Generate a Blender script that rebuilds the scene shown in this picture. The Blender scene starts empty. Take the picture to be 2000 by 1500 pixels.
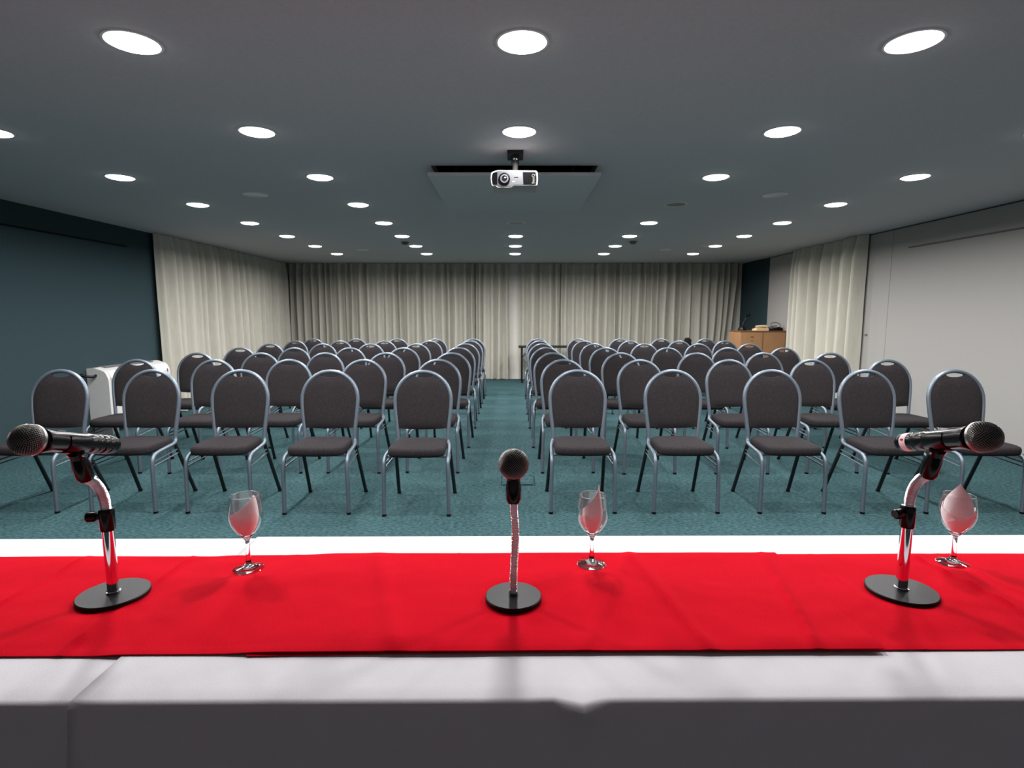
import bpy, bmesh, math, random
from mathutils import Vector, Matrix, noise
PI = math.pi
rnd = random.Random(7)
scene = bpy.context.scene
C = scene.collection

# ---------------------------------------------------------------- camera
CAM_H = 1.31
CEIL = 2.37
cd = bpy.data.cameras.new('camera')
cam = bpy.data.objects.new('camera', cd); C.objects.link(cam)
cd.sensor_width = 36.0
cd.lens = 1100 / 2000 * 36.0
cd.clip_start = 0.02
cam.location = (0, 0, CAM_H)
cam.rotation_euler = (math.radians(90 - 6.9), math.radians(0.0), math.radians(0.1))
cam.rotation_mode = 'XYZ'
cd.dof.use_dof = True
cd.dof.focus_distance = 1.7
cd.dof.aperture_fstop = 7.0
scene.camera = cam
# ---------------------------------------------------------------- world / exposure
w = bpy.data.worlds.new('world'); scene.world = w; w.use_nodes = True
w.node_tree.nodes['Background'].inputs[0].default_value = (0.5, 0.55, 0.6, 1)
w.node_tree.nodes['Background'].inputs[1].default_value = 0.0
vs = scene.view_settings
vs.view_transform = 'Standard'; vs.look = 'None'; vs.gamma = 1.0; vs.exposure = 0.75
vs.use_curve_mapping = False
LAMP_W = 16.0            # watts of every downlight
LAMP_SPREAD = 169        # degrees of its reflector
LAMP_COL = (1.0, 0.975, 0.97)
DIFFUSER = 7.0           # glow of its frosted lens

# ---------------------------------------------------------------- helpers
def srgb(r, g, b):
    f = lambda c: (c/255/12.92) if c/255 <= 0.04045 else ((c/255+0.055)/1.055)**2.4
    return (f(r), f(g), f(b), 1.0)

def mat(name, col, rough=0.6, metal=0.0, var=0.0, scale=40.0, bump=0.0, bscale=None, col2=None,
        emit=None, trans=0.0, ior=1.45, spec=None, stretch=None, sheen=0.0, coat=0.0):
    m = bpy.data.materials.new(name); m.use_nodes = True
    nt = m.node_tree; b = nt.nodes['Principled BSDF']
    b.inputs['Base Color'].default_value = col
    b.inputs['Roughness'].default_value = rough
    b.inputs['Metallic'].default_value = metal
    b.inputs['IOR'].default_value = ior
    b.inputs['Transmission Weight'].default_value = trans
    b.inputs['Sheen Weight'].default_value = sheen
    b.inputs['Coat Weight'].default_value = coat
    if spec is not None: b.inputs['Specular IOR Level'].default_value = spec
    if emit:
        b.inputs['Emission Color'].default_value = emit[0]
        b.inputs['Emission Strength'].default_value = emit[1]
    tc = nt.nodes.new('ShaderNodeTexCoord')
    mp = nt.nodes.new('ShaderNodeMapping')
    nt.links.new(tc.outputs['Object'], mp.inputs[0])
    if stretch: mp.inputs['Scale'].default_value = stretch
    if var > 0 or col2:
        n = nt.nodes.new('ShaderNodeTexNoise'); n.inputs['Scale'].default_value = scale
        n.inputs['Detail'].default_value = 4
        nt.links.new(mp.outputs[0], n.inputs['Vector'])
        r = nt.nodes.new('ShaderNodeValToRGB')
        c2 = col2 or tuple(min(1, c*(1+var)) for c in col[:3]) + (1,)
        c1 = col if col2 else tuple(c*(1-var) for c in col[:3]) + (1,)
        r.color_ramp.elements[0].color = c1; r.color_ramp.elements[1].color = c2
        r.color_ramp.elements[0].position = 0.3; r.color_ramp.elements[1].position = 0.7
        nt.links.new(n.outputs['Fac'], r.inputs[0])
        nt.links.new(r.outputs[0], b.inputs['Base Color'])
    if bump > 0:
        n2 = nt.nodes.new('ShaderNodeTexNoise'); n2.inputs['Scale'].default_value = bscale or scale
        n2.inputs['Detail'].default_value = 3
        nt.links.new(mp.outputs[0], n2.inputs['Vector'])
        bp = nt.nodes.new('ShaderNodeBump'); bp.inputs['Strength'].default_value = bump
        bp.inputs['Distance'].default_value = 0.002
        nt.links.new(n2.outputs['Fac'], bp.inputs['Height'])
        nt.links.new(bp.outputs[0], b.inputs['Normal'])
    return m

M = {}
M['carpet'] = mat('teal_carpet', (0.010, 0.030, 0.035, 1), 1.0, var=0.0, scale=75, col2=(0.044, 0.092, 0.098, 1), bump=1.0, bscale=170, stretch=(0.5, 1.0, 1), spec=0.1)
M['ceiling'] = mat('ceiling_paint', (0.52, 0.50, 0.51, 1), 0.9, var=0.04, scale=60, bump=0.15, bscale=160, spec=0.1)
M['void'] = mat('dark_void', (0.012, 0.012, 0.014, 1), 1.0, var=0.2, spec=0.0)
M['teal_wall'] = mat('dark_teal_wallpaper', (0.027, 0.046, 0.053, 1), 0.95, var=0.22, scale=150, bump=0.25, bscale=200, spec=0.1)
M['white_wall'] = mat('white_wallpaper', (0.30, 0.292, 0.278, 1), 0.95, var=0.05, scale=150, bump=0.3, bscale=220, spec=0.1)
M['front_paint'] = mat('pale_front_wall', (0.60, 0.565, 0.60, 1), 0.95, var=0.03, scale=80, spec=0.1)
M['back_paint'] = mat('pale_back_wall', (0.52, 0.505, 0.46, 1), 0.95, var=0.03, scale=80, spec=0.1)
M['gap'] = mat('dark_gap', (0.03, 0.03, 0.032, 1), 0.9, var=0.1)
M['rail'] = mat('rail_grey', (0.09, 0.09, 0.09, 1), 0.6, var=0.1)
M['trail'] = mat('rail_teal', (0.006, 0.009, 0.011, 1), 0.8, spec=0.05, var=0.1)
M['curtain'] = mat('cream_curtain', (0.395, 0.38, 0.33, 1), 1.0, var=0.06, scale=35, bump=0.15, bscale=400, spec=0.05, stretch=(1, 1, 0.15))
M['curtain2'] = mat('pale_curtain', (0.46, 0.445, 0.38, 1), 1.0, var=0.05, scale=30, bump=0.15, bscale=400, spec=0.05, stretch=(1, 1, 0.15))
M['fabric'] = mat('charcoal_fabric', (0.014, 0.0125, 0.0135, 1), 1.0, var=0.0, scale=200, col2=(0.034, 0.030, 0.0325, 1), bump=0.4, bscale=300, spec=0.1)
M['frame'] = mat('blue_grey_metal', (0.135, 0.165, 0.20, 1), 0.43, 0.55, var=0.06, scale=120)
M['dark_frame'] = mat('darker_frame_metal', (0.014, 0.017, 0.020, 1), 0.4, 0.3, var=0.15, scale=60)  # rear legs set darker than the rest of the chair frame
M['rubber'] = mat('black_rubber', (0.005, 0.005, 0.0055, 1), 0.8, spec=0.1, var=0.1)
M['white_cloth'] = mat('white_tablecloth', (0.665, 0.65, 0.68, 1), 0.9, var=0.02, scale=20, bump=0.2, bscale=900, spec=0.1)
M['red_cloth'] = mat('red_runner_cloth', (0.56, 0.0022, 0.0135, 1), 0.85, var=0.06, scale=350, bump=0.3, bscale=700, spec=0.03)
M['black'] = mat('black_plastic', (0.0035, 0.0033, 0.0036, 1), 0.22, var=0.1, scale=60, spec=0.28)
M['black_rough'] = mat('black_powder_coat', (0.0065, 0.007, 0.007, 1), 0.45, spec=0.22, var=0.15, scale=300, bump=0.15, bscale=600)
M['chrome'] = mat('chrome', (0.82, 0.82, 0.84, 1), 0.07, 1.0, var=0.02, scale=80)
M['grille'] = mat('grille_wire', (0.34, 0.33, 0.32, 1), 0.3, 1.0, var=0.08, scale=200)
M['foam'] = mat('grille_foam', (0.003, 0.003, 0.003, 1), 1.0, spec=0.0, var=0.2, scale=300)
M['glass'] = mat('clear_glass', (1, 1, 1, 1), 0.0, 0.0, trans=1.0, ior=1.5)
def thin_glass():
    m = bpy.data.materials.new('thin_clear_glass'); m.use_nodes = True; nt = m.node_tree
    nt.nodes.remove(nt.nodes['Principled BSDF']); out = nt.nodes['Material Output']
    tr = nt.nodes.new('ShaderNodeBsdfTransparent'); tr.inputs[0].default_value = (0.985, 0.99, 0.99, 1)
    gl_ = nt.nodes.new('ShaderNodeBsdfGlossy'); gl_.inputs['Roughness'].default_value = 0.02
    lf = nt.nodes.new('ShaderNodeLayerWeight'); lf.inputs['Blend'].default_value = 0.5
    pw = nt.nodes.new('ShaderNodeMath'); pw.operation = 'POWER'; pw.inputs[1].default_value = 4.0
    lw = nt.nodes.new('ShaderNodeMath'); lw.operation = 'MULTIPLY_ADD'; lw.inputs[1].default_value = 0.85; lw.inputs[2].default_value = 0.045
    nt.links.new(lf.outputs['Facing'], pw.inputs[0]); nt.links.new(pw.outputs[0], lw.inputs[0])
    mx = nt.nodes.new('ShaderNodeMixShader')
    nt.links.new(lw.outputs[0], mx.inputs[0]); nt.links.new(tr.outputs[0], mx.inputs[1]); nt.links.new(gl_.outputs[0], mx.inputs[2])
    nt.links.new(mx.outputs[0], out.inputs['Surface'])
    return m
M['thin_glass'] = thin_glass()
M['napkin'] = mat('pink_napkin', (0.97, 0.88, 0.89, 1), 0.95, var=0.04, scale=60, bump=0.2, bscale=500, spec=0.1)
M['paper_pink'] = mat('pink_sticker', (0.86, 0.66, 0.68, 1), 0.6, var=0.04, scale=300)
M['red_ink'] = mat('red_ink', (0.4, 0.02, 0.06, 1), 0.6, var=0.1)
M['white_plastic'] = mat('white_plastic', (0.5, 0.5, 0.49, 1), 0.45, var=0.03, scale=20)
M['grey_plastic'] = mat('grey_slot', (0.12, 0.12, 0.12, 1), 0.6, var=0.05)
M['proj_white'] = mat('projector_shell', (0.24, 0.24, 0.245, 1), 0.4, var=0.02)
M['proj_silver'] = mat('projector_face', (0.010, 0.011, 0.014, 1), 0.42, 0.2, var=0.05, scale=30)
M['proj_black'] = mat('projector_black', (0.0012, 0.0012, 0.0015, 1), 0.4, spec=0.02, var=0.1)
M['lens'] = mat('lens_glass', (0.004, 0.004, 0.006, 1), 0.08, 0.0, var=0.1)
M['lens_rim'] = mat('lens_rim_grey', (0.035, 0.035, 0.037, 1), 0.5, var=0.05, spec=0.1)
M['logo'] = mat('logo_print', (0.045, 0.042, 0.03, 1), 0.5, var=0.02)
M['wood'] = mat('beech_veneer', srgb(156, 118, 82), 0.55, scale=14, col2=srgb(142, 104, 70), stretch=(6, 6, 0.5))
M['wood_dark'] = mat('brown_edge', srgb(104, 66, 36), 0.6, var=0.1, scale=30)
M['beige'] = mat('beige_plastic', srgb(196, 170, 132), 0.6, var=0.06, scale=50)
M['ring'] = mat('white_trim', (0.62, 0.62, 0.62, 1), 0.4, var=0.03)
M['diffuser'] = mat('frosted_lens', (0.9, 0.9, 0.9, 1), 0.5, var=0.01, emit=((1.0, 0.985, 0.98, 1), DIFFUSER))
M['dead_lamp'] = mat('unlit_reflector', (0.03, 0.03, 0.03, 1), 0.35, 0.2, var=0.1)
M['hatch'] = mat('hatch_paint', (0.53, 0.53, 0.54, 1), 0.9, var=0.03, scale=60, spec=0.1)
M['brass'] = mat('floor_box_metal', (0.05, 0.055, 0.055, 1), 0.45, 0.5, var=0.1)

class MB:
    """collects geometry, then becomes one mesh object"""
    def __init__(s): s.v = []; s.f = []
    def add(s, vs, fs):
        o = len(s.v); s.v += [tuple(p) for p in vs]; s.f += [tuple(i+o for i in q) for q in fs]
    def box(s, x0, x1, y0, y1, z0, z1):
        s.add([(x0,y0,z0),(x1,y0,z0),(x1,y1,z0),(x0,y1,z0),(x0,y0,z1),(x1,y0,z1),(x1,y1,z1),(x0,y1,z1)],
              [(3,2,1,0),(4,5,6,7),(0,1,5,4),(1,2,6,5),(2,3,7,6),(3,0,4,7)])
    def grid(s, rows, close_u=False, close_v=False):
        n = len(rows[0]); fs = []
        nr = len(rows)
        for i in range(nr if close_v else nr-1):
            for j in range(n if close_u else n-1):
                a = i*n+j; b = i*n+(j+1) % n; c = ((i+1) % nr)*n+(j+1) % n; d = ((i+1) % nr)*n+j
                fs.append((a, b, c, d))
        s.add([p for r in rows for p in r], fs)
    def tube(s, pts, r, n=10, caps=True):
        pts = [Vector(p) for p in pts]
        rr = r if isinstance(r, (list, tuple)) else [r]*len(pts)
        up = Vector((0, 0, 1)); rows = []; prev = None
        for i, p in enumerate(pts):
            a = pts[max(0, i-1)]; b = pts[min(len(pts)-1, i+1)]
            t = (b-a).normalized()
            if prev is None:
                ref = up if abs(t.z) < 0.9 else Vector((1, 0, 0))
                u = t.cross(ref).normalized()
            else:
                u = (prev - t*prev.dot(t)).normalized()
            prev = u; v = t.cross(u)
            rows.append([p + (u*math.cos(2*PI*k/n) + v*math.sin(2*PI*k/n))*rr[i] for k in range(n)])
        o = len(s.v); s.grid(rows, close_u=True)
        if caps:
            s.f.append(tuple(o+k for k in range(n))[::-1])
            e = o+(len(pts)-1)*n
            s.f.append(tuple(e+k for k in range(n)))
    def lathe(s, prof, n=32, cx=0, cy=0, cz=0, mtx=None):
        rows = []
        for (r, z) in prof:
            row = []
            for k in range(n):
                p = Vector((r*math.cos(2*PI*k/n), r*math.sin(2*PI*k/n), z))
                if mtx: p = mtx @ p
                row.append((p.x+cx, p.y+cy, p.z+cz))
            rows.append(row)
        o = len(s.v); s.grid(rows, close_u=True)
        if prof[0][0] > 1e-6: s.f.append(tuple(o+k for k in range(n))[::-1])
        if prof[-1][0] > 1e-6: s.f.append(tuple(o+(len(prof)-1)*n+k for k in range(n)))
    def prism(s, outline, a, b, axis='y'):
        """outline = 2D points, extruded between a and b along axis"""
        def P(u, v, t): return (u, t, v) if axis == 'y' else ((t, u, v) if axis == 'x' else (u, v, t))
        n = len(outline)
        s.add([P(u, v, a) for u, v in outline]+[P(u, v, b) for u, v in outline],
              [tuple(range(n))[::-1], tuple(range(n, 2*n))]+[(i, (i+1) % n, n+(i+1) % n, n+i) for i in range(n)])
    def build(s, name, material, parent=None, smooth=None, bevel=0, merge=True):
        me = bpy.data.meshes.new(name); me.from_pydata(s.v, [], s.f)
        bm = bmesh.new(); bm.from_mesh(me)
        if merge: bmesh.ops.remove_doubles(bm, verts=bm.verts, dist=1e-6)
        if bevel: bmesh.ops.bevel(bm, geom=[e for e in bm.edges if e.calc_face_angle(0) > 0.5], offset=bevel, segments=2, affect='EDGES', profile=0.5)
        bmesh.ops.recalc_face_normals(bm, faces=bm.faces)
        bm.to_mesh(me); bm.free()
        me.materials.append(material)
        if smooth:
            me.polygons.foreach_set('use_smooth', [True]*len(me.polygons))
            me.set_sharp_from_angle(angle=math.radians(smooth))
        o = bpy.data.objects.new(name, me); C.objects.link(o)
        if parent: o.parent = parent
        return o

def box(x0, x1, y0, y1, z0, z1):
    m = MB(); m.box(x0, x1, y0, y1, z0, z1); return m
def tube(pts, r, n=10):
    m = MB(); m.tube(pts, r, n); return m
def lathe(prof, n=32, **k):
    m = MB(); m.lathe(prof, n, **k); return m
def tag(o, label, cat, group=None, kind=None):
    o['label'] = label; o['category'] = cat
    if group: o['group'] = group
    if kind: o['kind'] = kind
    return o
def struct(o, label=None, cat=None):
    o['kind'] = 'structure'
    if label: o['label'] = label
    if cat: o['category'] = cat
    return o
def thing(name, label, cat, loc=(0, 0, 0), rz=0, group=None):
    o = bpy.data.objects.new(name, None); C.objects.link(o)
    o.location = loc; o.rotation_euler = (0, 0, rz); o.empty_display_size = 0.1
    return tag(o, label, cat, group)
def copy_tree(o, parent=None):
    c = o.copy(); C.objects.link(c); c.parent = parent
    for ch in [x for x in CHILDREN[o.name]]:
        copy_tree(ch, c)
    return c
CHILDREN = {}
def index_children(o):
    CHILDREN[o.name] = [x for x in C.objects if x.parent == o]
    for ch in CHILDREN[o.name]: index_children(ch)
def catmull(pts, n=6):
    pts = [Vector(p) for p in pts]; out = []
    for i in range(len(pts)-1):
        p0 = pts[max(0, i-1)]; p1 = pts[i]; p2 = pts[i+1]; p3 = pts[min(len(pts)-1, i+2)]
        for k in range(n):
            t = k/n
            out.append(0.5*((2*p1)+(p2-p0)*t+(2*p0-5*p1+4*p2-p3)*t*t+(3*p1-p0-3*p2+p3)*t**3))
    out.append(pts[-1]); return out

# ---------------------------------------------------------------- the room
XL, XR, YB, YF = -4.68, 4.68, 11.72, -1.9
struct(box(XL-0.1, XR+0.1, YF-0.1, YB+0.1, -0.1, 0).build('floor', M['carpet']), 'teal woven carpet covering the whole floor', 'floor')
# ceiling with the opening of the projector hatch
HX0, HX1, HY0, HY1 = -0.585, 0.605, 4.16, 5.40
ce = MB()
for (a, b, c, d) in ((XL-0.1, XR+0.1, YF-0.1, HY0), (XL-0.1, XR+0.1, HY1, YB+0.1), (XL-0.1, HX0, HY0, HY1), (HX1, XR+0.1, HY0, HY1)):
    ce.box(a, b, c, d, CEIL, CEIL+0.06)
ceil = struct(ce.build('ceiling', M['ceiling']), 'plain grey-white ceiling with rows of downlights', 'ceiling')
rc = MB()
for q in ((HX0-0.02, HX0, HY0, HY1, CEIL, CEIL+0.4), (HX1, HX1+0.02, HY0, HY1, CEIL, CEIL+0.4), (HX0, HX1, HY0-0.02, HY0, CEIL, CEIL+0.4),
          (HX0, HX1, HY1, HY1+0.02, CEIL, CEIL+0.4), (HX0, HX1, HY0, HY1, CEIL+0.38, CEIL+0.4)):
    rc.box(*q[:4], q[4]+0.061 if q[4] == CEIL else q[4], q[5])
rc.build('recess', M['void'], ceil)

wl = struct(box(XL-0.1, XL, YF, YB, 0, CEIL).build('wall_left', M['teal_wall']), 'dark teal papered left wall', 'wall')
wb = struct(box(XL-0.1, XR+0.1, YB, YB+0.1, 0, CEIL).build('wall_back', M['back_paint']), 'pale back wall behind the long curtains', 'wall')
wf = struct(box(XL-0.1, XR+0.1, YF-0.1, YF, 0, CEIL).build('wall_front', M['front_paint']), 'pale wall behind the head table', 'wall')
wr = struct(box(XR+0.03, XR+0.13, YF, YB, 0, CEIL).build('wall_right', M['gap']), 'pale panelled right wall', 'wall')
SH = 0.015   # shadow gap under the ceiling
for i, (a, b) in enumerate(((YF, 3.0), (3.006, 7.10), (7.106, 10.45))):
    box(XR, XR+0.03, a, b, 0.05, CEIL-SH).build('panel', M['white_wall'], wr)
tp = box(XR+0.004, XR+0.03, 10.456, YB, 0.05, CEIL-SH).build('panel', M['teal_wall'], wr)
tp['label'] = 'dark teal end panel beside the back curtain'
struct(box(XR-0.006, XR+0.03, YF, YB, 0, 0.05).build('baseboard_right', M['gap']), 'thin skirting along the right wall, coloured dark as its shadow line', 'baseboard')  # dark colour draws the shadow line at the foot of the wall
struct(box(XL, XL+0.008, YF, 7.3, 0, 0.05).build('baseboard_left', M['gap']), 'thin dark skirting along the left wall', 'baseboard')
r1 = MB(); r1.box(XR-0.014, XR, YF, 6.80, 2.105, 2.118)
r1 = struct(r1.build('trim_1', M['rail']), 'slim grey picture rail along the right wall', 'picture rail')
r2 = MB(); r2.box(XL, XL+0.014, YF, 6.95, 2.135, 2.150)
r2 = struct(r2.build('trim_2', M['trail']), 'slim dark picture rail along the teal wall', 'picture rail')

# ---------------------------------------------------------------- curtains
def curtain(label, p0, p1, nrm, pleat, amp, m, seed, z0=0.012, z1=CEIL-0.004, sweep=None, name='curtain'):
    R_ = random.Random(seed)
    p0 = Vector(p0); p1 = Vector(p1); L = (p1-p0).length; d = (p1-p0)/L; n = Vector(nrm)
    npl = max(2, int(round(L/pleat)))
    # irregular pleat boundaries
    ws = [R_.uniform(0.62, 1.4) for _ in range(npl)]; s = sum(ws); ws = [x/s*L for x in ws]
    amps = [amp*R_.uniform(0.6, 1.25) for _ in range(npl)]
    skew = [R_.uniform(0.8, 1.6) for _ in range(npl)]
    lean = [R_.uniform(-0.02, 0.02) for _ in range(npl)]
    cols = []
    a = 0
    for i in range(npl):
        for k in range(12):
            t = k/12
            h = (0.5-0.5*math.cos(2*PI*t**skew[i]))**0.8
            cols.append((a+t*ws[i], h*amps[i], lean[i]*math.sin(PI*t)))
        a += ws[i]
    cols.append((L, 0, 0))
    mb = MB(); rows = []
    nz = 16
    for j in range(nz+1):
        f = j/nz; z = z0+(z1-z0)*f
        row = []
        for (u, h, ln) in cols:
            top = 1-0.35*max(0, (f-0.9)/0.1)
            wob = 0.012*noise.noise((u*3+seed, z*0.9, 0.3))
            uu = u+ln*(1-f)+0.012*noise.noise((u*5, z*1.1, seed))
            if sweep: uu += sweep(u, L, f)
            q = p0+d*uu+n*(0.012+h*top*(1+0.15*(1-f))+wob)
            row.append((q.x, q.y, z+(0.004*math.sin(u*40) if j == 0 else 0)))
        rows.append(row)
    mb.grid(rows)
    back = [[tuple(Vector(p)-n*0.003) for p in r] for r in rows]
    mb.grid(back)
    o = mb.build(name, m, smooth=60, merge=False)
    # heading tape
    tag(o, label, 'curtain')
    return o
yb = YB-0.05
curtain('long cream pleated curtain filling the left of the back wall', (-4.60, yb, 0), (-0.785, yb, 0), (0, -1, 0), 0.15, 0.115, M['curtain'], 3)
curtain('cream curtain panel behind the aisle, left of the pale gap', (-0.76, yb, 0), (-0.07, yb, 0), (0, -1, 0), 0.13, 0.09, M['curtain'], 5)
curtain('cream curtain panel right of the pale gap, behind the black table', (0.14, yb, 0), (0.95, yb, 0), (0, -1, 0), 0.15, 0.10, M['curtain'], 8)
curtain('long cream pleated curtain filling the right of the back wall', (0.985, yb, 0), (4.60, yb, 0), (0, -1, 0), 0.155, 0.115, M['curtain'], 11,
        sweep=lambda u, L, f: -0.20*(1-f)**1.2*max(0, (u-L+1.1)/1.1)**2)
curtain('cream pleated curtain on the left wall behind the heater unit', (XL+0.05, 7.40, 0), (XL+0.05, 11.60, 0), (1, 0, 0), 0.19, 0.10, M['curtain'], 14)
curtain('pale cream curtain gathered on the right wall beside the wooden cabinet', (XR-0.015, 9.5, 0), (XR-0.015, 7.55, 0), (-1, 0, 0), 0.20, 0.15, M['curtain2'], 21)

# ---------------------------------------------------------------- ceiling downlights
def downlight(lit):
    t = thing('ceiling_downlight', 'x', 'ceiling light', group='round ceiling downlights')
    R0 = 0.092
    lathe([(R0+0.001, 0.004), (R0+0.004, -0.004), (R0+0.013, -0.003), (R0+0.014, 0.002)], 40).build('trim_ring', M['ring'], t, smooth=40)
    if lit:
        prof = [(R0, 0.002)]+[(R0*math.cos(a), -0.002-0.016*math.sin(a)) for a in [PI/2*k/8 for k in range(0, 8)]]+[(0.0001, -0.018)]  # lens bulges downward to imitate the lamp's bloom
        lathe(prof, 40).build('diffuser', M['diffuser'], t, smooth=50)
        ld = bpy.data.lights.new('lamp', 'AREA'); ld.shape = 'DISK'; ld.size = 0.17
        ld.energy = LAMP_W; ld.color = LAMP_COL; ld.spread = math.radians(LAMP_SPREAD)
        lo = bpy.data.objects.new('lamp', ld); C.objects.link(lo); lo.parent = t; lo.location = (0, 0, -0.020)
    else:
        lathe([(R0, 0.002), (R0*0.96, -0.001), (0.0001, -0.001)], 40).build('reflector', M['dead_lamp'], t, smooth=30)
    index_children(t)
    return t
lampP = downlight(True); deadP = downlight(False)
used = {'l': False, 'd': False}
LX = [-3.025, -1.485, 0.036, 1.56, 3.09]
LY = [2.34+1.076*k for k in range(8)]
cname = ['far left', 'left inner', 'centre', 'right inner', 'far right']
rname = ['eighth', 'seventh', 'sixth', 'fifth', 'fourth', 'third', 'second', 'first']
for ci, x in enumerate(LX):
    for ri, y in enumerate(LY):
        if ci == 2 and ri in (2, 3): continue
        dead = (ci == 2 and ri == 4) or (ci == 3 and ri == 3)
        k = 'd' if dead else 'l'; p = deadP if dead else lampP
        o = p if not used[k] else copy_tree(p)
        used[k] = True
        o.location = (x, y, CEIL)
        if dead:
            o['label'] = 'unlit dark downlight in the centre column behind the projector hatch' if ci == 2 else 'unlit dark downlight in the right inner ceiling column'
        elif ci == 2 and ri < 2:
            o['label'] = ['large lit centre downlight nearest the camera, above the table', 'lit centre downlight just in front of the projector mount'][ri]
        else:
            o['label'] = 'lit round downlight, %s ceiling column, %s row from the back curtain' % (cname[ci], rname[ri])

# speakers, detectors
def ceiling_disc(name, label, cat, x, y, r, m, group=None):
    t = thing(name, label, cat, (x, y, CEIL), group=group)
    lathe([(r, 0.0), (r, -0.008), (r*0.9, -0.012), (r*0.86, -0.009)], 32).build('rim', M['ring'], t, smooth=40)
    lathe([(r*0.86, -0.003), (r*0.86, -0.007), (0.0001, -0.007)], 32).build('grille', m, t, smooth=40)
    return t
M['spk'] = mat('speaker_grille', (0.33, 0.33, 0.33, 1), 0.7, var=0.2, scale=500)
ceiling_disc('ceiling_speaker', 'round flush speaker grille in the ceiling above the left chairs', 'speaker', -2.26, 5.10, 0.105, M['spk'], 'ceiling speakers')
ceiling_disc('ceiling_speaker', 'round flush speaker grille in the ceiling above the right chairs', 'speaker', 2.30, 5.12, 0.105, M['spk'], 'ceiling speakers')
ceiling_disc('ceiling_speaker', 'round flush speaker grille between the far left ceiling lamps', 'speaker', -2.42, 9.25, 0.10, M['spk'], 'ceiling speakers')
ceiling_disc('ceiling_speaker', 'round flush speaker grille between the far right ceiling lamps', 'speaker', 2.45, 9.25, 0.10, M['spk'], 'ceiling speakers')
def detector(label, x, y):
    t = thing('smoke_detector', label, 'smoke detector', (x, y, CEIL), group='smoke detectors')
    lathe([(0.06, 0), (0.06, -0.012), (0.045, -0.018)], 24).build('base', M['grey_plastic'], t, smooth=40)
    lathe([(0.04, -0.018), (0.046, -0.03), (0.03, -0.042), (0.0001, -0.044)], 24).build('head', M['grey_plastic'], t, smooth=40)
detector('small smoke detector beside the left inner lamps', -1.56, 8.32)
detector('small smoke detector beside the right inner lamps', 1.72, 8.25)

# ---------------------------------------------------------------- projector hatch and projector
hz = 1.005
t = thing('ceiling_hatch', 'pale square ceiling hatch panel lowered on rods behind the projector', 'ceiling panel', (0.01, 4.75, CEIL))
box(-0.612, 0.612, -0.63, 0.65, -0.078, -0.055).build('panel', M['hatch'], t, bevel=0.002)
for x in (-0.42, 0.42):
    for y in (-0.55, 0.55):
        tube([(x, y, -0.056), (x, y, 0.38)], 0.008, 8).build('rod', M['black_rough'], t, smooth=40)

pj = thing('ceiling_mount', 'black ceiling bracket carrying the white projector', 'bracket', (0.015, 3.86, CEIL))
box(-0.052, 0.052, -0.085, 0.085, -0.022, 0).build('ceiling_plate', M['black_rough'], pj, bevel=0.002)
for x in (-0.022, 0.022):
    box(x-0.003, x+0.003, -0.03, 0.03, -0.062, -0.02).build('lug', M['black_rough'], pj, bevel=0.001)
    lathe([(0.007, 0), (0.007, 0.004), (0.003, 0.006)], 10, mtx=Matrix.Rotation(PI/2, 4, 'X'), cx=x*0.4, cy=-0.031, cz=-0.04).build('bolt', M['chrome'], pj)
tube([(0, 0, -0.03), (0, 0, -0.125)], [0.016, 0.019], 16).build('stem', M['grey_plastic'], pj, smooth=40)
lathe([(0.03, -0.135), (0.03, -0.118), (0.02, -0.112)], 20).build('joint', M['black'], pj, smooth=40)
box(-0.10, 0.10, -0.07, 0.06, -0.148, -0.136).build('spider_plate', M['black_rough'], pj, bevel=0.002)
for x in (-0.085, 0.085):
    tube([(x, -0.04, -0.14), (x, -0.04, -0.158)], 0.006, 8).build('foot_screw', M['chrome'], pj, smooth=40)

pr = thing('projector', 'white and silver projector hanging upside down from the ceiling', 'projector', (0.012, 3.75, CEIL-0.157), rz=math.radians(-1.0)); pr.scale = (0.965, 1, 0.97)
# local: front face at y=-0.11, body below z=0
def rounded(pts, r, seg=4):
    out = []; n = len(pts)
    for i in range(n):
        p = Vector(pts[i]+(0,)); a = (Vector(pts[i-1]+(0,))-p).normalized(); b = (Vector(pts[(i+1) % n]+(0,))-p).normalized()
        rr = r[i] if isinstance(r, list) else r
        s_ = p+a*rr; e_ = p+b*rr
        for k in range(seg+1):
            t_ = k/seg; q = s_*(1-t_)**2+p*2*t_*(1-t_)+e_*t_*t_
            out.append((q.x, q.y))
    return out
PO = rounded([(-0.152, -0.014), (-0.112, -0.0), (0.147, -0.004), (0.153, -0.054), (0.148, -0.099), (-0.008, -0.099), (-0.025, -0.110), (-0.11, -0.110), (-0.122, -0.101), (-0.148, -0.100), (-0.157, -0.056)],
             [0.012, 0.01, 0.018, 0.02, 0.01, 0.006, 0.006, 0.006, 0.006, 0.01, 0.02])
def inset(pts, d):
    cx, cy = 0.0, -0.054
    out = []
    n = len(pts)
    for i in range(n):
        a = Vector(pts[i-1]); b = Vector(pts[(i+1) % n]); tt = (b-a).normalized(); nn = Vector((-tt.y, tt.x))
        p = Vector(pts[i])
        if (p+nn*d-Vector((cx, cy))).length > p.__sub__(Vector((cx, cy))).length and True:
            nn = -nn
        out.append(tuple(p+nn*d))
    return out
mb = MB(); rows = []
for (y, sc_) in ((-0.108, 0.97), (-0.111, 0.99), (-0.104, 1.0), (0.09, 1.0), (0.11, 0.93)):
    rows.append([(u*sc_, y, -0.054+(v+0.054)*sc_) for u, v in PO])
mb.grid(rows, close_u=True); n_ = len(PO); mb.f.append(tuple(range(n_))[::-1]); mb.f.append(tuple(range(4*n_, 5*n_)))
mb.build('body', M['proj_white'], pr, smooth=35)
PI_ = [(u*0.935, -0.054+(v+0.054)*0.875) for u, v in PO]
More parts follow.
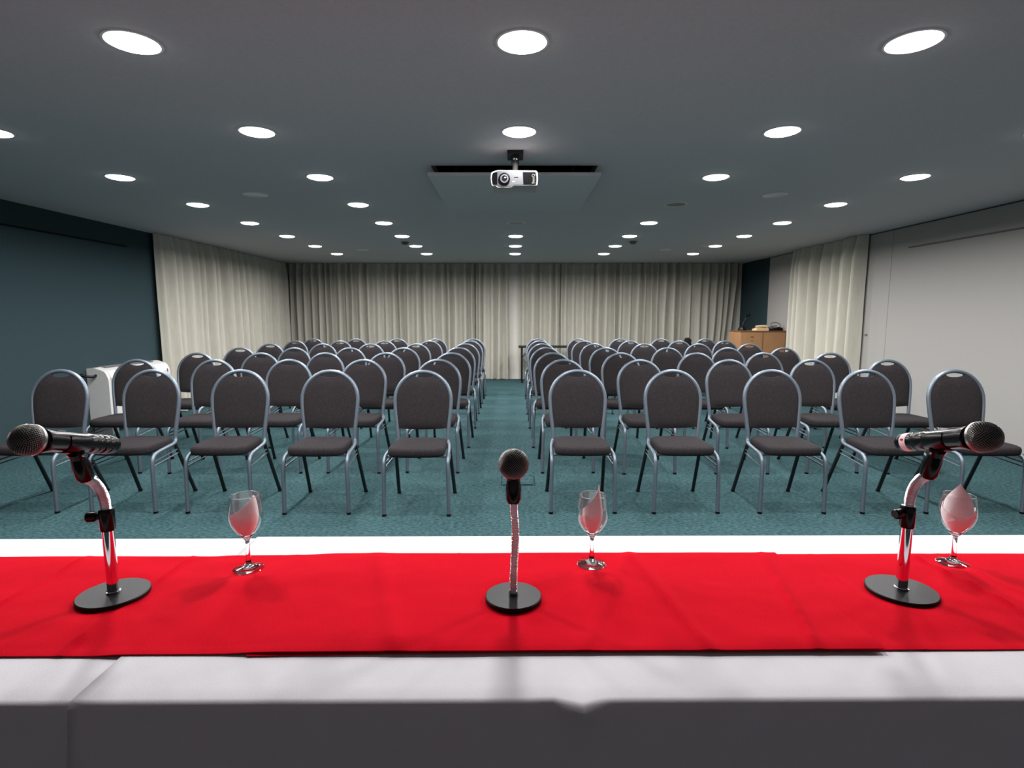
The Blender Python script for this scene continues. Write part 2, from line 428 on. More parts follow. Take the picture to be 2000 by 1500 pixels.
mb = MB(); mb.prism(PI_, -0.1125, -0.107); face = mb.build('front_panel', M['proj_silver'], pr)
mb = MB(); mb.prism(rounded([(0.052, -0.016), (0.134, -0.018), (0.138, -0.054), (0.134, -0.091), (0.056, -0.091)], 0.006), -0.1145, -0.112); mb.build('vent_panel', M['proj_black'], pr)
for k in range(5):
    box(0.058+k*0.009, 0.061+k*0.009, -0.1165, -0.1143, -0.088, -0.024).build('vent_slat', M['proj_black'], pr)
mb = MB(); mb.prism(rounded([(-0.142, -0.022), (-0.112, -0.014), (-0.112, -0.092), (-0.14, -0.09), (-0.146, -0.056)], 0.006), -0.1145, -0.112); mb.build('side_panel', M['proj_black'], pr)
RX = Matrix.Rotation(PI/2, 4, 'X')
lx, lz = -0.066, -0.058
ln = lathe([(0.037, 0), (0.037, 0.010), (0.033, 0.012), (0.027, 0.012), (0.027, 0.004)], 36, mtx=RX, cx=lx, cy=-0.1125, cz=lz).build('lens_barrel', M['proj_black'], pr, smooth=35)
lathe([(0.027, 0.004), (0.0265, 0.0135), (0.019, 0.014), (0.017, 0.006)], 36, mtx=RX, cx=lx, cy=-0.1125, cz=lz).build('lens_ring', M['lens_rim'], ln, smooth=35)
lathe([(0.018, 0.006), (0.012, 0.010), (0.0001, 0.0115)], 30, mtx=RX, cx=lx, cy=-0.1125, cz=lz).build('lens_glass', M['lens'], ln, smooth=60)
box(-0.014, 0.002, -0.1140, -0.1120, -0.078, -0.071).build('indicator_window', M['proj_white'], pr, bevel=0.001)
box(-0.004, 0.024, -0.1132, -0.1120, -0.050, -0.046).build('model_print', M['proj_black'], pr)
lathe([(0.008, -0.002), (0.008, 0.008), (0.004, 0.011)], 14, cx=-0.01, cy=-0.06, cz=0).build('focus_knob', M['proj_white'], pr, smooth=40)
def text(body, size, loc, rot, m, parent, name='lettering', ext=0.0006):
    cu = bpy.data.curves.new(name, 'FONT'); cu.body = body; cu.size = size; cu.extrude = ext
    cu.align_x = 'CENTER'; cu.align_y = 'CENTER'; cu.resolution_u = 3
    o = bpy.data.objects.new(name, cu); C.objects.link(o)
    dg = bpy.context.evaluated_depsgraph_get()
    me = bpy.data.meshes.new_from_object(o.evaluated_get(dg))
    bpy.data.objects.remove(o); me.materials.clear(); me.materials.append(m)
    o = bpy.data.objects.new(name, me); C.objects.link(o); o.parent = parent
    o.location = loc; o.rotation_euler = rot
    return o
text('BenQ', 0.026, (0.121, -0.1152, -0.058), (PI/2, math.radians(-90), 0), M['logo'], pr)

# ---------------------------------------------------------------- banquet chair
def back_y(z):
    f = max(0, (z-0.46)/0.455); return 0.118+0.062*f+0.012*f*f
RC, ZC = 0.197, 0.718
def hoop_half(z, inset=0.0):
    """centre-line half width of the back hoop at height z"""
    if z >= ZC:
        q = (RC-inset)**2-(z-ZC)**2
        return math.sqrt(max(q, 0))
    f = (ZC-z)/(ZC-0.43)
    f = max(0, min(1, f))
    return RC-inset-0.022*(3*f*f-2*f**3)
def make_chair():
    t = thing('banquet_chair', 'x', 'chair', group='grey banquet chairs in rows')
    TR = 0.0132
    # back hoop, continuous from one seat bend over the top to the other
    side = [(hoop_half(z), back_y(z), z) for z in (0.44, 0.50, 0.56, 0.62, 0.67)]
    arc = [(RC*math.cos(a), back_y(ZC+RC*math.sin(a)), ZC+RC*math.sin(a)) for a in [PI*k/22 for k in range(23)]]
    pts = side+arc+[(-x, y, z) for (x, y, z) in side[::-1]]
    mb = MB(); mb.tube(pts, 0.0142, 10); mb.build('back_frame', M['frame'], t, smooth=60)
    for s in (1, -1):
        fl = catmull([(s*0.1755, 0.1165, 0.445), (s*0.180, 0.106, 0.421), (s*0.190, 0.06, 0.408), (s*0.200, -0.05, 0.402), (s*0.205, -0.15, 0.393),
                      (s*0.2075, -0.197, 0.368), (s*0.209, -0.213, 0.32), (s*0.211, -0.217, 0.20), (s*0.213, -0.220, 0.008)], 4)
        l = tube(fl, TR, 8).build('leg', M['frame'], t, smooth=60)
        lathe([(0.0145, 0.0), (0.0145, 0.014)], 10, cx=s*0.213, cy=-0.220, cz=0.0005).build('rubber_foot', M['rubber'], l, smooth=40)
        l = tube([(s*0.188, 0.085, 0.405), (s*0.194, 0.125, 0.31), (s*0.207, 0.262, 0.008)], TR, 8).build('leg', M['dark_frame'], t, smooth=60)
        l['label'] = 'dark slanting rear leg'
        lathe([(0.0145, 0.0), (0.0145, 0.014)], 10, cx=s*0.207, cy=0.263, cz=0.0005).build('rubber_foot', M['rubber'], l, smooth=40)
        for z in (0.335, 0.362):
            tube([(s*0.209, -0.213, z-0.02), (s*0.1945, 0.118-(z-0.31)*0.4, z)], 0.0045, 6).build('side_rail', M['frame'], t, smooth=60)
    tube([(-0.20, -0.15, 0.385), (0.20, -0.15, 0.385)], 0.009, 8).build('stretcher', M['frame'], t, smooth=60)
    tube([(-0.187, 0.07, 0.392), (0.187, 0.07, 0.392)], 0.009, 8).build('stretcher', M['frame'], t, smooth=60)
    # seat pad
    n = 40
    def ring(k, z):
        out = []
        for i in range(n):
            a = 2*PI*i/n; ca, sa = math.cos(a), math.sin(a); e = 0.36
            x = math.copysign(abs(ca)**e, ca); y = math.copysign(abs(sa)**e, sa)
            yy = -0.055+y*0.182*k
            hw = 0.192-0.016*(y+1)/2
            out.append((x*hw*k, yy-(0.012*(1-x*x) if y < 0 else 0), z))
        return out
    rows = [ring(0.93, 0.396), ring(0.985, 0.402), ring(1.0, 0.418), ring(1.0, 0.434), ring(0.975, 0.448), ring(0.9, 0.456), ring(0.6, 0.461), ring(0.25, 0.462)]
    mb = MB(); mb.grid(rows, close_u=True); mb.f.append(tuple(range(n))[::-1]); mb.f.append(tuple(range(7*n, 8*n)))
    mb.build('seat', M['fabric'], t, smooth=60)
    # back pad with the crescent hand slot above it
    nu, nv = 18, 16; zb = 0.520
    fr, bk = [], []
    for j in range(nv+1):
        v = j/nv; r1_, r2_ = [], []
        for i in range(nu+1):
            u = -1+2*i/nu
            zt = 0.872+0.022*u*u
            z = zb-0.008*(1-u*u)*(1-v)+v*(zt-zb)
            x = u*(hoop_half(z, 0.010))
            puff = (1-abs(u)**6)*(1-abs(2*v-1)**8)
            r1_.append((x, back_y(z)-0.008-0.016*puff, z)); r2_.append((x, back_y(z)+0.008+0.006*puff, z))
        fr.append(r1_); bk.append(r2_)
    mb = MB(); mb.grid(fr); mb.grid([r[::-1] for r in bk])
    def rim(idx):
        a = [fr[j][i] for (j, i) in idx]; b = [bk[j][i] for (j, i) in idx]; mb.grid([a, b])
    rim([(0, i) for i in range(nu+1)]); rim([(nv, i) for i in range(nu+1)])
    rim([(j, 0) for j in range(nv+1)]); rim([(j, nu) for j in range(nv+1)])
    mb.build('backrest', M['fabric'], t, smooth=50)
    index_children(t)
    return t
chairP = make_chair()
ROWY = [4.04, 5.0, 5.92, 6.88, 7.87, 8.78, 9.58]
LEFT = [[-0.637, -1.307, -1.96, -2.60, -3.26], [-0.67, -1.33, -1.99, -2.65, -3.34], [-0.65, -1.34, -1.98, -2.64, -3.32], [-0.66, -1.33, -1.99, -2.66, -3.33],
        [-0.67, -1.35, -1.99, -2.65, -3.38], [-0.67, -1.30, -2.0, -2.70, -3.40], [-0.67, -1.31, -1.96, -2.66, -3.38]]
RIGHT = [[0.465, 1.15, 1.86, 2.54, 3.18], [0.455, 1.13, 1.91, 2.66, 3.33], [0.42, 1.13, 1.92, 2.64, 3.32], [0.41, 1.13, 1.89, 2.62, 3.30],
         [0.41, 1.13, 1.84, 2.59, 3.29], [0.42, 1.11, 1.83, 2.59, 3.30], [0.42, 1.11, 1.82, 2.52, 3.26]]
rown = ['front', 'second', 'third', 'fourth', 'fifth', 'sixth', 'rearmost']
coln = ['aisle seat', 'second seat from the aisle', 'third seat from the aisle', 'fourth seat from the aisle', 'outermost seat']
rr = random.Random(5); first = True
for side_, A in (('left', LEFT), ('right', RIGHT)):
    for i, row in enumerate(A):
        for j, x in enumerate(row):
            o = chairP if first else copy_tree(chairP); first = False
            dy = rr.uniform(-0.02, 0.02)
            if i == 0: dy = {('left', 0): -0.05, ('left', 1): -0.02}.get((side_, j), 0.0)
            o.location = (x, ROWY[i]-0.19+dy, 0)
            o.rotation_euler = (0, 0, math.radians(rr.uniform(-2, 2) if i else rr.uniform(-0.8, 0.8)))
            o['label'] = 'grey padded banquet chair, %s block, %s row, %s' % (side_, rown[i], coln[j])
            o['group'] = 'grey banquet chairs in rows'

# ---------------------------------------------------------------- head table
TH = 0.75
TYAW = math.radians(0.45)
TM = Matrix.Rotation(TYAW, 4, 'Z')
TY0, TY1 = 0.757, 1.378       # near / far edge of the cloth top, on the room axis
def tabl(label, x0, x1):
    t = thing('folding_table', label, 'table', (0, 0, 0), TYAW, group='folding tables of the head table')
    box(x0+0.008, x1-0.008, TY0+0.012, TY1-0.012, TH-0.035, TH-0.004).build('tabletop', M['wood'], t, bevel=0.004)
    for x in (x0+0.25, x1-0.25):
        for y in (TY0+0.07, TY1-0.07):
            tube([(x, y, 0.001), (x, y, TH-0.036)], 0.014, 10).build('leg', M['black_rough'], t, smooth=40)
tabl('folding table under the white cloth, left of the cloth seam', -2.42, -0.63)
tabl('folding table under the white cloth, right of the cloth seam', -0.63, 1.80)
def cloth(label, x0, x1, lift, seed, lean=None):
    prof = []   # (y, z, slack) across the table, far hem to near hem
    r = 0.012
    y0, y1 = TY0-lift, TY1+lift; zt = TH+lift
    for k in range(8): prof.append((y1+0.012+0.02*(1-k/8), 0.04+(zt-r-0.04)*k/8, 1))
    for k in range(5):
        a = PI/2*k/4; prof.append((y1-r+r*math.cos(a)+0.0, zt-r+r*math.sin(a), 0.3))
    for k in range(1, 22): prof.append((y1-r+(y0-y1+2*r)*k/22, zt, 0))
    for k in range(5):
        a = PI/2*k/4; prof.append((y0+r-r*math.sin(a), zt-r+r*math.cos(a), 0.3))
    for k in range(1, 13): prof.append((y0-0.012-0.02*(k/12) if k > 1 else y0-0.006, zt-r-(zt-r-0.04)*k/12, 1))
    nx = int((x1-x0)/0.02); mb = MB(); rows = []
    for i in range(nx+1):
        x = x0+(x1-x0)*i/nx; row = []
        for (y, z, s) in prof:
            dz = 0.0008*noise.noise((x*6, y*9, seed)) if s == 0 else 0
            dy = 0; dx = 0
            if s == 1:
                dep = (zt-z)/zt
                dy = 0.028*dep*noise.noise((x*2.2, z*1.2, seed))*(1 if y < 1 else 1)
                if lean and y < 1: dx = 0
            # bunched fold over the near edge
            if y < y0+0.06 and seed == 2:
                g = math.exp(-((x-0.105)/0.020)**2)-0.25*math.exp(-((x-0.06)/0.02)**2)
                h = math.exp(-((y-y0)/0.035)**2)
                if s < 1: dz += 0.007*g*h; dy -= 0.022*g*h
                else: dy -= 0.030*g*math.exp(-(zt-z)/0.035)
            row.append((x+dx, y+dy, z+dz))
        rows.append(row)
    mb.grid(rows)
    o = mb.build('tablecloth', M['white_cloth'], smooth=50, merge=False)
    o.rotation_euler = (0, 0, TYAW)
    sm = o.modifiers.new('thickness', 'SOLIDIFY'); sm.thickness = 0.0012; sm.offset = 0
    tag(o, label, 'tablecloth', 'white tablecloths')
    return o
cloth('white tablecloth on the left table, running under the seam', -2.45, -0.60, 0.001, 1)
cloth('white tablecloth over the middle and right of the head table', -0.636, 1.83, 0.0042, 2)

FLAT = [(-0.795, 1.062, 0.078), (0.780, 1.075, 0.078), (0.001, 1.038, 0.068), (-0.581, 1.181, 0.045), (0.175, 1.197, 0.045), (0.990, 1.212, 0.045)]
def runner(label, x0, x1, ya, yb_, z, creases, seed, cover=None, skew=None, under=None):
    nx = int((x1-x0)/0.008); ny = 44
    def hgt(x, y):
        h = 0.0040*(noise.noise((x*2.6, y*5.5, seed))+0.30)+0.0018*noise.noise((x*8, y*12, seed+3))+0.0006*noise.noise((x*22, y*26, seed+5))
        for (cx, sl, hh, ww) in creases:
            d = x-(cx+sl*(y-1.08))
            h += hh*math.exp(-(d/ww)**2)
        h = max(h*1.35, 0.0)
        for (px, py, pr_) in FLAT:
            h *= 1-math.exp(-((math.hypot(x-px, y-py))/pr_)**6)
        if under and x < under: h *= 0.05
        elif under: h *= min(1, 0.05+(x-under)/0.06)
        return h
    top, bot = [], []
    for i in range(nx+1):
        x = x0+(x1-x0)*i/nx; a, b = [], []
        for j in range(ny+1):
            f = j/ny; y = ya+(yb_-ya)*f
            yy = y+0.0016*noise.noise((x*4, f*0.01, seed+8))
            e = min(1, min(f, 1-f)*14)
            h = hgt(x, y)*(0.25+0.75*e)+(cover(x, y) if cover else 0)
            if skew: yy += skew(x)*(1-f)
            hem = 0.0007 if 0.015 < min(f, 1-f) < 0.045 else 0
            a.append((x, yy, z+0.0014+h+hem)); b.append((x, yy, z+h*0.999))
        top.append(a); bot.append(b)
    mb = MB(); mb.grid(top); mb.grid([r[::-1] for r in bot])
    mb.grid([top[0], bot[0]]); mb.grid([top[-1], bot[-1]])
    mb.grid([[r[0] for r in top], [r[0] for r in bot]]); mb.grid([[r[-1] for r in top], [r[-1] for r in bot]])
    o = mb.build('table_runner', M['red_cloth'], smooth=40)
    o.rotation_euler = (0, 0, TYAW)
    tag(o, label, 'table runner', 'red table runners')
ZR = TH+0.0042+0.0015
runner('red runner on the right, tucked under the longer one', -0.43, 1.80, 0.8655, 1.255, ZR, [(0.95, -0.12, 0.005, 0.007), (1.02, -0.1, 0.003, 0.006), (0.70, 0.03, 0.002, 0.005), (1.25, 0.1, 0.003, 0.01)], 4, skew=lambda x: 0.010*min(1.0, max(0.0, (x+0.43)/0.5)), under=0.60)
runner('long red runner lying on top across the left and middle', -2.40, 0.622, 0.870, 1.256, ZR+0.0006,
       [(-0.735, 0.02, 0.0045, 0.006), (-0.98, 0.05, 0.004, 0.006), (-0.50, 0.05, 0.0014, 0.005), (0.305, -0.14, 0.005, 0.012), (0.555, 0.2, 0.005, 0.008), (-0.25, -0.30, 0.003, 0.018), (0.21, 0.4, 0.0025, 0.014), (-1.25, 0.05, 0.003, 0.007), (-0.12, 0.02, 0.0014, 0.004)], 9,
       cover=lambda x, y: 0.0036/(1+math.exp(-(x+0.44)*70))-0.0030/(1+math.exp((x+0.665)*110)))

# ---------------------------------------------------------------- microphones and stands
def cube_sphere(r, n, center, mtx):
    """quads of a sphere, evenly meshed"""
    mb = MB()
    axes = [((1,0,0),(0,1,0),(0,0,1)), ((-1,0,0),(0,-1,0),(0,0,1)), ((0,1,0),(-1,0,0),(0,0,1)), ((0,-1,0),(1,0,0),(0,0,1)), ((0,0,1),(1,0,0),(0,1,0)), ((0,0,-1),(-1,0,0),(0,1,0))]
    for (w_, u_, v_) in axes:
        w_, u_, v_ = Vector(w_), Vector(u_), Vector(v_); rows = []
        for i in range(n+1):
            row = []
            for j in range(n+1):
                a = math.tan((i/n-0.5)*PI/2); b = math.tan((j/n-0.5)*PI/2)
                p = (w_+u_*a+v_*b).normalized()*r
                p = mtx @ p
                row.append(p+center)
            rows.append(row)
        mb.grid(rows)
    return mb
def make_mic(label, loc, tilt, rz, sticker):
    """mic along local -Y (head) to +Y (tail), origin at the middle of the handle"""
    t = thing('microphone', label, 'microphone', loc, rz, group='handheld microphones')
    t.rotation_euler = (math.radians(-tilt), 0, rz)
    hc = -0.095
    rot = Matrix.Rotation(math.radians(45), 3, 'Y') @ Matrix.Rotation(math.radians(35), 3, 'X')
    g = cube_sphere(0.0255, 12, Vector((0, hc, 0)), rot)
    g = g.build('grille', M['grille'], t, smooth=180)
    # pull the rear half in a little, as the lower basket tapers to the collar
    for v in g.data.vertices:
        d = v.co.y-hc
        if d > 0.004:
            k = 1-0.16*((d-0.004)/0.0215); v.co.x *= k; v.co.z *= k; v.co.y = hc+0.004+(d-0.004)*1.18
    wm = g.modifiers.new('wire', 'WIREFRAME'); wm.thickness = 0.0010; wm.use_even_offset = False; wm.use_replace = True
    RA = Matrix.Rotation(-PI/2, 4, 'X')     # lathe z -> +Y
    prof = [(0.0001, -0.0235)]+[(0.0235*math.sin(a), -0.0235*math.cos(a)) for a in [PI*k/14 for k in range(1, 9)]]+[(0.0225, 0.012), (0.019, 0.024)]
    lathe(prof, 24, mtx=RA, cy=hc).build('foam_liner', M['foam'], g, smooth=60)
    lathe([(0.0245, 0.0025), (0.0263, 0.0035), (0.0263, 0.0085), (0.0245, 0.0095)], 36, mtx=RA, cy=hc).build('band', M['grille'], t, smooth=30)
    b = lathe([(0.0185, 0.024), (0.0205, 0.026), (0.0205, 0.034), (0.0192, 0.040), (0.0185, 0.075), (0.0176, 0.115), (0.0176, 0.122), (0.0182, 0.124), (0.0182, 0.150),
           (0.0174, 0.152), (0.0174, 0.158), (0.0178, 0.160), (0.0178, 0.190), (0.0172, 0.196), (0.0155, 0.200), (0.0001, 0.2005)], 32, mtx=RA, cy=hc).build('body', M['black'], t, smooth=35)
    if sticker:
        lathe([(0.0179, 0.166), (0.0181, 0.1662), (0.0181, 0.1828), (0.0179, 0.183)], 32, mtx=RA, cy=hc).build('sticker', M['paper_pink'], t, smooth=30)
        box(0.0172, 0.0184, hc+0.172, hc+0.177, 0.004, 0.0065).build('printed_mark', M['red_ink'], t)
        sk = box(-0.0186, -0.0174, hc+0.171, hc+0.177, 0.003, 0.0065); sk.build('printed_mark', M['red_ink'], t)
    else:
        for k in range(4):
            lathe([(0.0177, 0.126+k*0.016), (0.0189, 0.129+k*0.016), (0.0186, 0.136+k*0.016), (0.0177, 0.139+k*0.016)], 24, mtx=RA, cy=hc).build('tape_wrap', M['black'], t, smooth=50)
    box(-0.006, 0.006, hc+0.052, hc+0.070, 0.0172, 0.0198).build('switch', M['grey_plastic'], t, bevel=0.001)
    return t
def ribbed(pts, r, pitch, n=10):
    """gooseneck: fine rings along a smooth path"""
    path = catmull(pts, 40); out = []; rad = []
    step = pitch/6; acc = 0.0; nxt = 0.0
    for a, b in zip(path, path[1:]):
        l_ = (b-a).length
        while nxt <= acc+l_:
            out.append(a.lerp(b, (nxt-acc)/l_)); rad.append(r*(1+0.08*math.sin(2*PI*nxt/pitch))); nxt += step
        acc += l_
    out.append(path[-1]); rad.append(r)
    mb = MB(); mb.tube(out, rad, n); return mb
def clip(parent, p_neck, p_mic, tilt, yaw=0):
    """black clip: a knuckle from the neck end to a cradle round the handle"""
    a = Vector(p_neck); b = Vector(p_mic); d = (b-a); L = d.length; d.normalize()
    k = MB(); k.tube([a-d*0.004, a+d*0.004, a+d*L*0.35, a+d*L*0.6], [0.0120, 0.0150, 0.0148, 0.0120], 14)
    kn = k.build('clip_socket', M['black'], parent, smooth=45)
    k = MB(); up = Vector((0, 0, 1))
    mt = Matrix.Rotation(math.radians(-tilt), 4, 'X')
    # cradle: C-shaped sleeve
    rows = []
    for (y, r) in ((-0.026, 0.0200), (-0.022, 0.0212), (0.022, 0.0206), (0.027, 0.0195)):
        row = []
        for i in range(23):
            an = math.radians(-90-125+250*i/22)
            row.append(tuple(mt @ Vector((r*math.cos(an), y, r*math.sin(an)))+b))
        for i in range(22, -1, -1):
            an = math.radians(-90-125+250*i/22)
            row.append(tuple(mt @ Vector(((r-0.0022)*math.cos(an), y, (r-0.0022)*math.sin(an)))+b))
        rows.append(row)
    k.grid(rows, close_u=True)
    n = len(rows[0])
    for base in (0, 3*n):
        for i in range(22):
            q = (base+i, base+i+1, base+n-2-i, base+n-1-i)
            k.f.append(q)
    k.build('clip_cradle', M['black'], parent, smooth=40)
    q = b-Vector((0, 0, 0.021))
    k = MB(); k.tube([a+d*L*0.5, a+d*L*0.75, q+Vector((0, 0, 0.002))], [0.0120, 0.0140, 0.0100], 12); k.build('clip_neck', M['black'], parent, smooth=45)
    c_ = a+d*L*0.66
    k = MB(); k.tube([c_+Vector((-0.0165, 0, 0)), c_+Vector((0.0165, 0, 0))], 0.0052, 12); k.build('clip_screw', M['chrome'], parent, smooth=40)
def zb_at(x):
    """height of the cloth a thing stands on"""
    return ZR+(-0.0007 if x < -0.7 else 0.0022 if x < -0.5 else (0.0058 if x < 0.62 else 0.0018))
def stand_post(label, x, y, s):
    """heavy oval-looking round base, chrome post, clutch and short gooseneck bending to the speaker's side"""
    t = thing('microphone_stand', label, 'microphone stand', (x, y, zb_at(x)), group='table microphone stands')
    lathe([(0.061, 0.0), (0.0635, 0.0015), (0.0635, 0.0075), (0.0620, 0.0090), (0.0001, 0.0092)], 64).build('base', M['black_rough'], t, smooth=30)
    lathe([(0.0128, 0.009), (0.0128, 0.0125), (0.0105, 0.0135)], 24).build('collar', M['chrome'], t, smooth=30)
    lathe([(0.0105, 0.010), (0.0105, 0.150)], 32).build('post', M['chrome'], t, smooth=40)
    lathe([(0.0120, 0.137), (0.0132, 0.140), (0.0138, 0.170), (0.0138, 0.176), (0.0120, 0.181)], 28).build('clutch', M['black'], t, smooth=35)
    k = MB(); k.tube([(-0.010, -0.004, 0.167), (-0.018, -0.006, 0.167)], 0.0065, 12); k.build('knob_stem', M['black'], t, smooth=40)
    k = MB(); k.tube([(-0.0165, -0.0055, 0.167), (-0.018, -0.006, 0.167), (-0.031, -0.0095, 0.167), (-0.033, -0.010, 0.167)], [0.0085, 0.0100, 0.0100, 0.0080], 12); k.build('knob', M['black'], t, smooth=40)
    ribbed([(0, 0, 0.178), (0, -0.002, 0.198), (0, -0.010, 0.222), (0, -0.026, 0.243), (0, -0.044, 0.256)], 0.0090, 0.0030, 12).build('gooseneck', M['chrome'], t, smooth=80)
    mic_c = Vector((0, -0.067, 0.328))
    clip(t, (0, -0.044, 0.256), mic_c, 15.5)
    return t, mic_c
xl, yl = -0.795, 1.062
t1, mc = stand_post('chrome post microphone stand at the left end of the table', xl, yl, -1)
make_mic('black handheld microphone with taped tail at the left end', Vector((xl, yl, zb_at(xl)))+mc, 15.5, 0, False)
xr_, yr_ = 0.780, 1.075
t2, mc = stand_post('chrome post microphone stand at the right end of the table', xr_, yr_, 1)
make_mic('black handheld microphone with pink sticker at the right end', Vector((xr_, yr_, zb_at(xr_)))+mc, 15.5, 0, True)
# centre stand: gooseneck straight out of the base
xc, yc = 0.001, 1.038
t = thing('microphone_stand', 'slender gooseneck microphone stand on a round base at the centre', 'microphone stand', (xc, yc, zb_at(xc)), group='table microphone stands')
lathe([(0.0525, 0.0), (0.0545, 0.002), (0.0545, 0.0085), (0.0530, 0.0102), (0.020, 0.0115), (0.0001, 0.0116)], 64).build('base', M['black_rough'], t, smooth=30)
lathe([(0.0095, 0.010), (0.0095, 0.017), (0.0075, 0.020)], 24).build('collar', M['chrome'], t, smooth=30)
ribbed([(0, 0, 0.016), (0.0005, 0, 0.06), (0.003, -0.002, 0.11), (0.0035, -0.006, 0.15), (0.001, -0.006, 0.18), (0, -0.010, 0.205)], 0.0074, 0.0030, 12).build('gooseneck', M['chrome'], t, smooth=80)
mc = Vector((0, -0.010, 0.275))
clip(t, (0, -0.010, 0.203), mc, 14)
make_mic('black handheld microphone facing the camera at the table centre', Vector((xc, yc, zb_at(xc)))+mc, 14, 0, False)

# ---------------------------------------------------------------- glasses and napkins
BOWL = [(0.0048, 0.062), (0.0085, 0.067), (0.017, 0.077), (0.0268, 0.090), (0.0336, 0.105), (0.0360, 0.118), (0.0350, 0.133), (0.0322, 0.148), (0.0298, 0.158)]
def bowl_r(z):
    for (r0, z0), (r1, z1) in zip(BOWL, BOWL[1:]):
        if z0 <= z <= z1: return r0+(r1-r0)*(z-z0)/(z1-z0)
    return BOWL[-1][0] if z > BOWL[-1][1] else BOWL[0][0]
def smooth_prof(p, n=4):
    q = catmull([(a, 0, b) for a, b in p], n); return [(v.x, v.z) for v in q]
def glass(label, x, y):
    t = thing('wine_glass', label, 'glass', (x, y, zb_at(x)), group='wine glasses on the head table')
    t.scale = (1.0, 1.0, 1.05 if x < -0.3 else 1.0)
    lathe([(0.0001, 0.0), (0.0315, 0.0), (0.0322, 0.0012), (0.0300, 0.0026), (0.016, 0.0056), (0.0085, 0.0095), (0.0058, 0.016)], 48).build('foot', M['glass'], t, smooth=60)
    out = smooth_prof(BOWL); inn = smooth_prof([(0.0001, 0.0685), (0.008, 0.0705)]+[(r-0.0013, z+0.0012) for r, z in BOWL[2:-1]]+[(BOWL[-1][0]-0.0012, BOWL[-1][1])])
    prof = [p for p in out if p[1] >= 0.0755]+[(BOWL[-1][0]-0.0006, BOWL[-1][1]+0.0007)]+[p for p in inn[::-1] if p[1] >= 0.0755]
    mb_ = MB(); rows_ = [[(r*math.cos(2*PI*k/48), r*math.sin(2*PI*k/48), z) for k in range(48)] for r, z in prof]; mb_.grid(rows_, close_u=True)
    bw = mb_.build('bowl', M['thin_glass'], t, smooth=70)
    rr_ = BOWL[-1][0]-0.0006
    tube([(rr_*math.cos(2*PI*k/48), rr_*math.sin(2*PI*k/48), BOWL[-1][1]+0.0006) for k in range(49)], 0.0009, 8).build('rim', M['glass'], bw, smooth=60)
    prof = [(0.0058, 0.016), (0.0049, 0.022), (0.0042, 0.040), (0.0044, 0.055)]+[p for p in out if p[1] < 0.0765]+[p for p in inn[::-1] if p[1] < 0.0765]
    lathe(prof, 48).build('stem', M['glass'], t, smooth=70)
    return t
def napkin(label, x, y, sheets, rz=0):
    """folded paper wraps standing in the bowl: each sheet a curved strip (angle range, lower height, top height function, radius factor)"""
    mb = MB()
    for (a0, a1, top, k, z0) in sheets:
        n, m_ = 28, 14; outer, inner = [], []
        for i in range(n+1):
            f = i/n; a = math.radians(a0+(a1-a0)*f); zt = top(f)
            ro, ri = [], []
            for j in range(m_+1):
                z = z0+(zt-z0)*j/m_
                lim = (bowl_r(min(z, 0.118)) if z < 0.118 else bowl_r(z))-0.0042
                if z > 0.158: lim = bowl_r(0.158)-0.0042-(z-0.158)*0.25
                r_ = max(0.002, lim*k*(0.96+0.04*math.sin(f*9)))
                ro.append((r_*math.cos(a), r_*math.sin(a), z)); r2 = max(0.0012, r_-0.0011)
                ri.append((r2*math.cos(a), r2*math.sin(a), z))
            outer.append(ro); inner.append(ri)
        mb.grid(outer); mb.grid([r[::-1] for r in inner])
        mb.grid([outer[0], inner[0]]); mb.grid([outer[-1], inner[-1]])
        mb.grid([[r[0] for r in outer], [r[0] for r in inner]]); mb.grid([[r[-1] for r in outer], [r[-1] for r in inner]])
    o = mb.build('paper_napkin', M['napkin'], smooth=50)
    o.location = (x, y, zb_at(x)); o.scale = (1, 1, 1.05 if x < -0.3 else 1.0); o.rotation_euler = (0, 0, rz)
    tag(o, label, 'napkin', 'pink napkins in the glasses')
gl = [(-0.581, 1.181), (0.175, 1.197), (0.990, 1.212)]
glass('wine glass beside the left microphone stand', *gl[0])
glass('wine glass right of the centre microphone', *gl[1])
glass('wine glass beside the right microphone stand', *gl[2])
# angles: 270 deg faces the camera
napkin('pink napkin with sloping top edge in the left glass', gl[0][0], gl[0][1],
       [(165, 330, lambda f: 0.116+0.050*f**1.3 if f < 0.93 else 0.166-0.2*(f-0.93), 0.97, 0.074), (300, 350, lambda f: 0.160-0.045*f, 0.80, 0.074), (180, 320, lambda f: 0.105+0.055*f, 0.84, 0.074)], math.radians(24))
napkin('pink napkin twisted to a thin peak in the middle glass', gl[1][0], gl[1][1],
       [(205, 335, lambda f: 0.130+0.056*f**1.2, 0.78, 0.074), (185, 250, lambda f: 0.112+0.012*f, 0.95, 0.088), (250, 340, lambda f: 0.118+0.060*f, 0.66, 0.074)], math.radians(-8))
napkin('pink napkin folded to a leaf point in the right glass', gl[2][0], gl[2][1],
       [(185, 355, lambda f: 0.140+0.046*(1-abs(2*f-1)**1.3), 0.90, 0.074), (170, 345, lambda f: 0.138-0.052*f, 0.97, 0.074), (195, 370, lambda f: 0.090+0.045*f, 0.985, 0.074)], math.radians(-39))

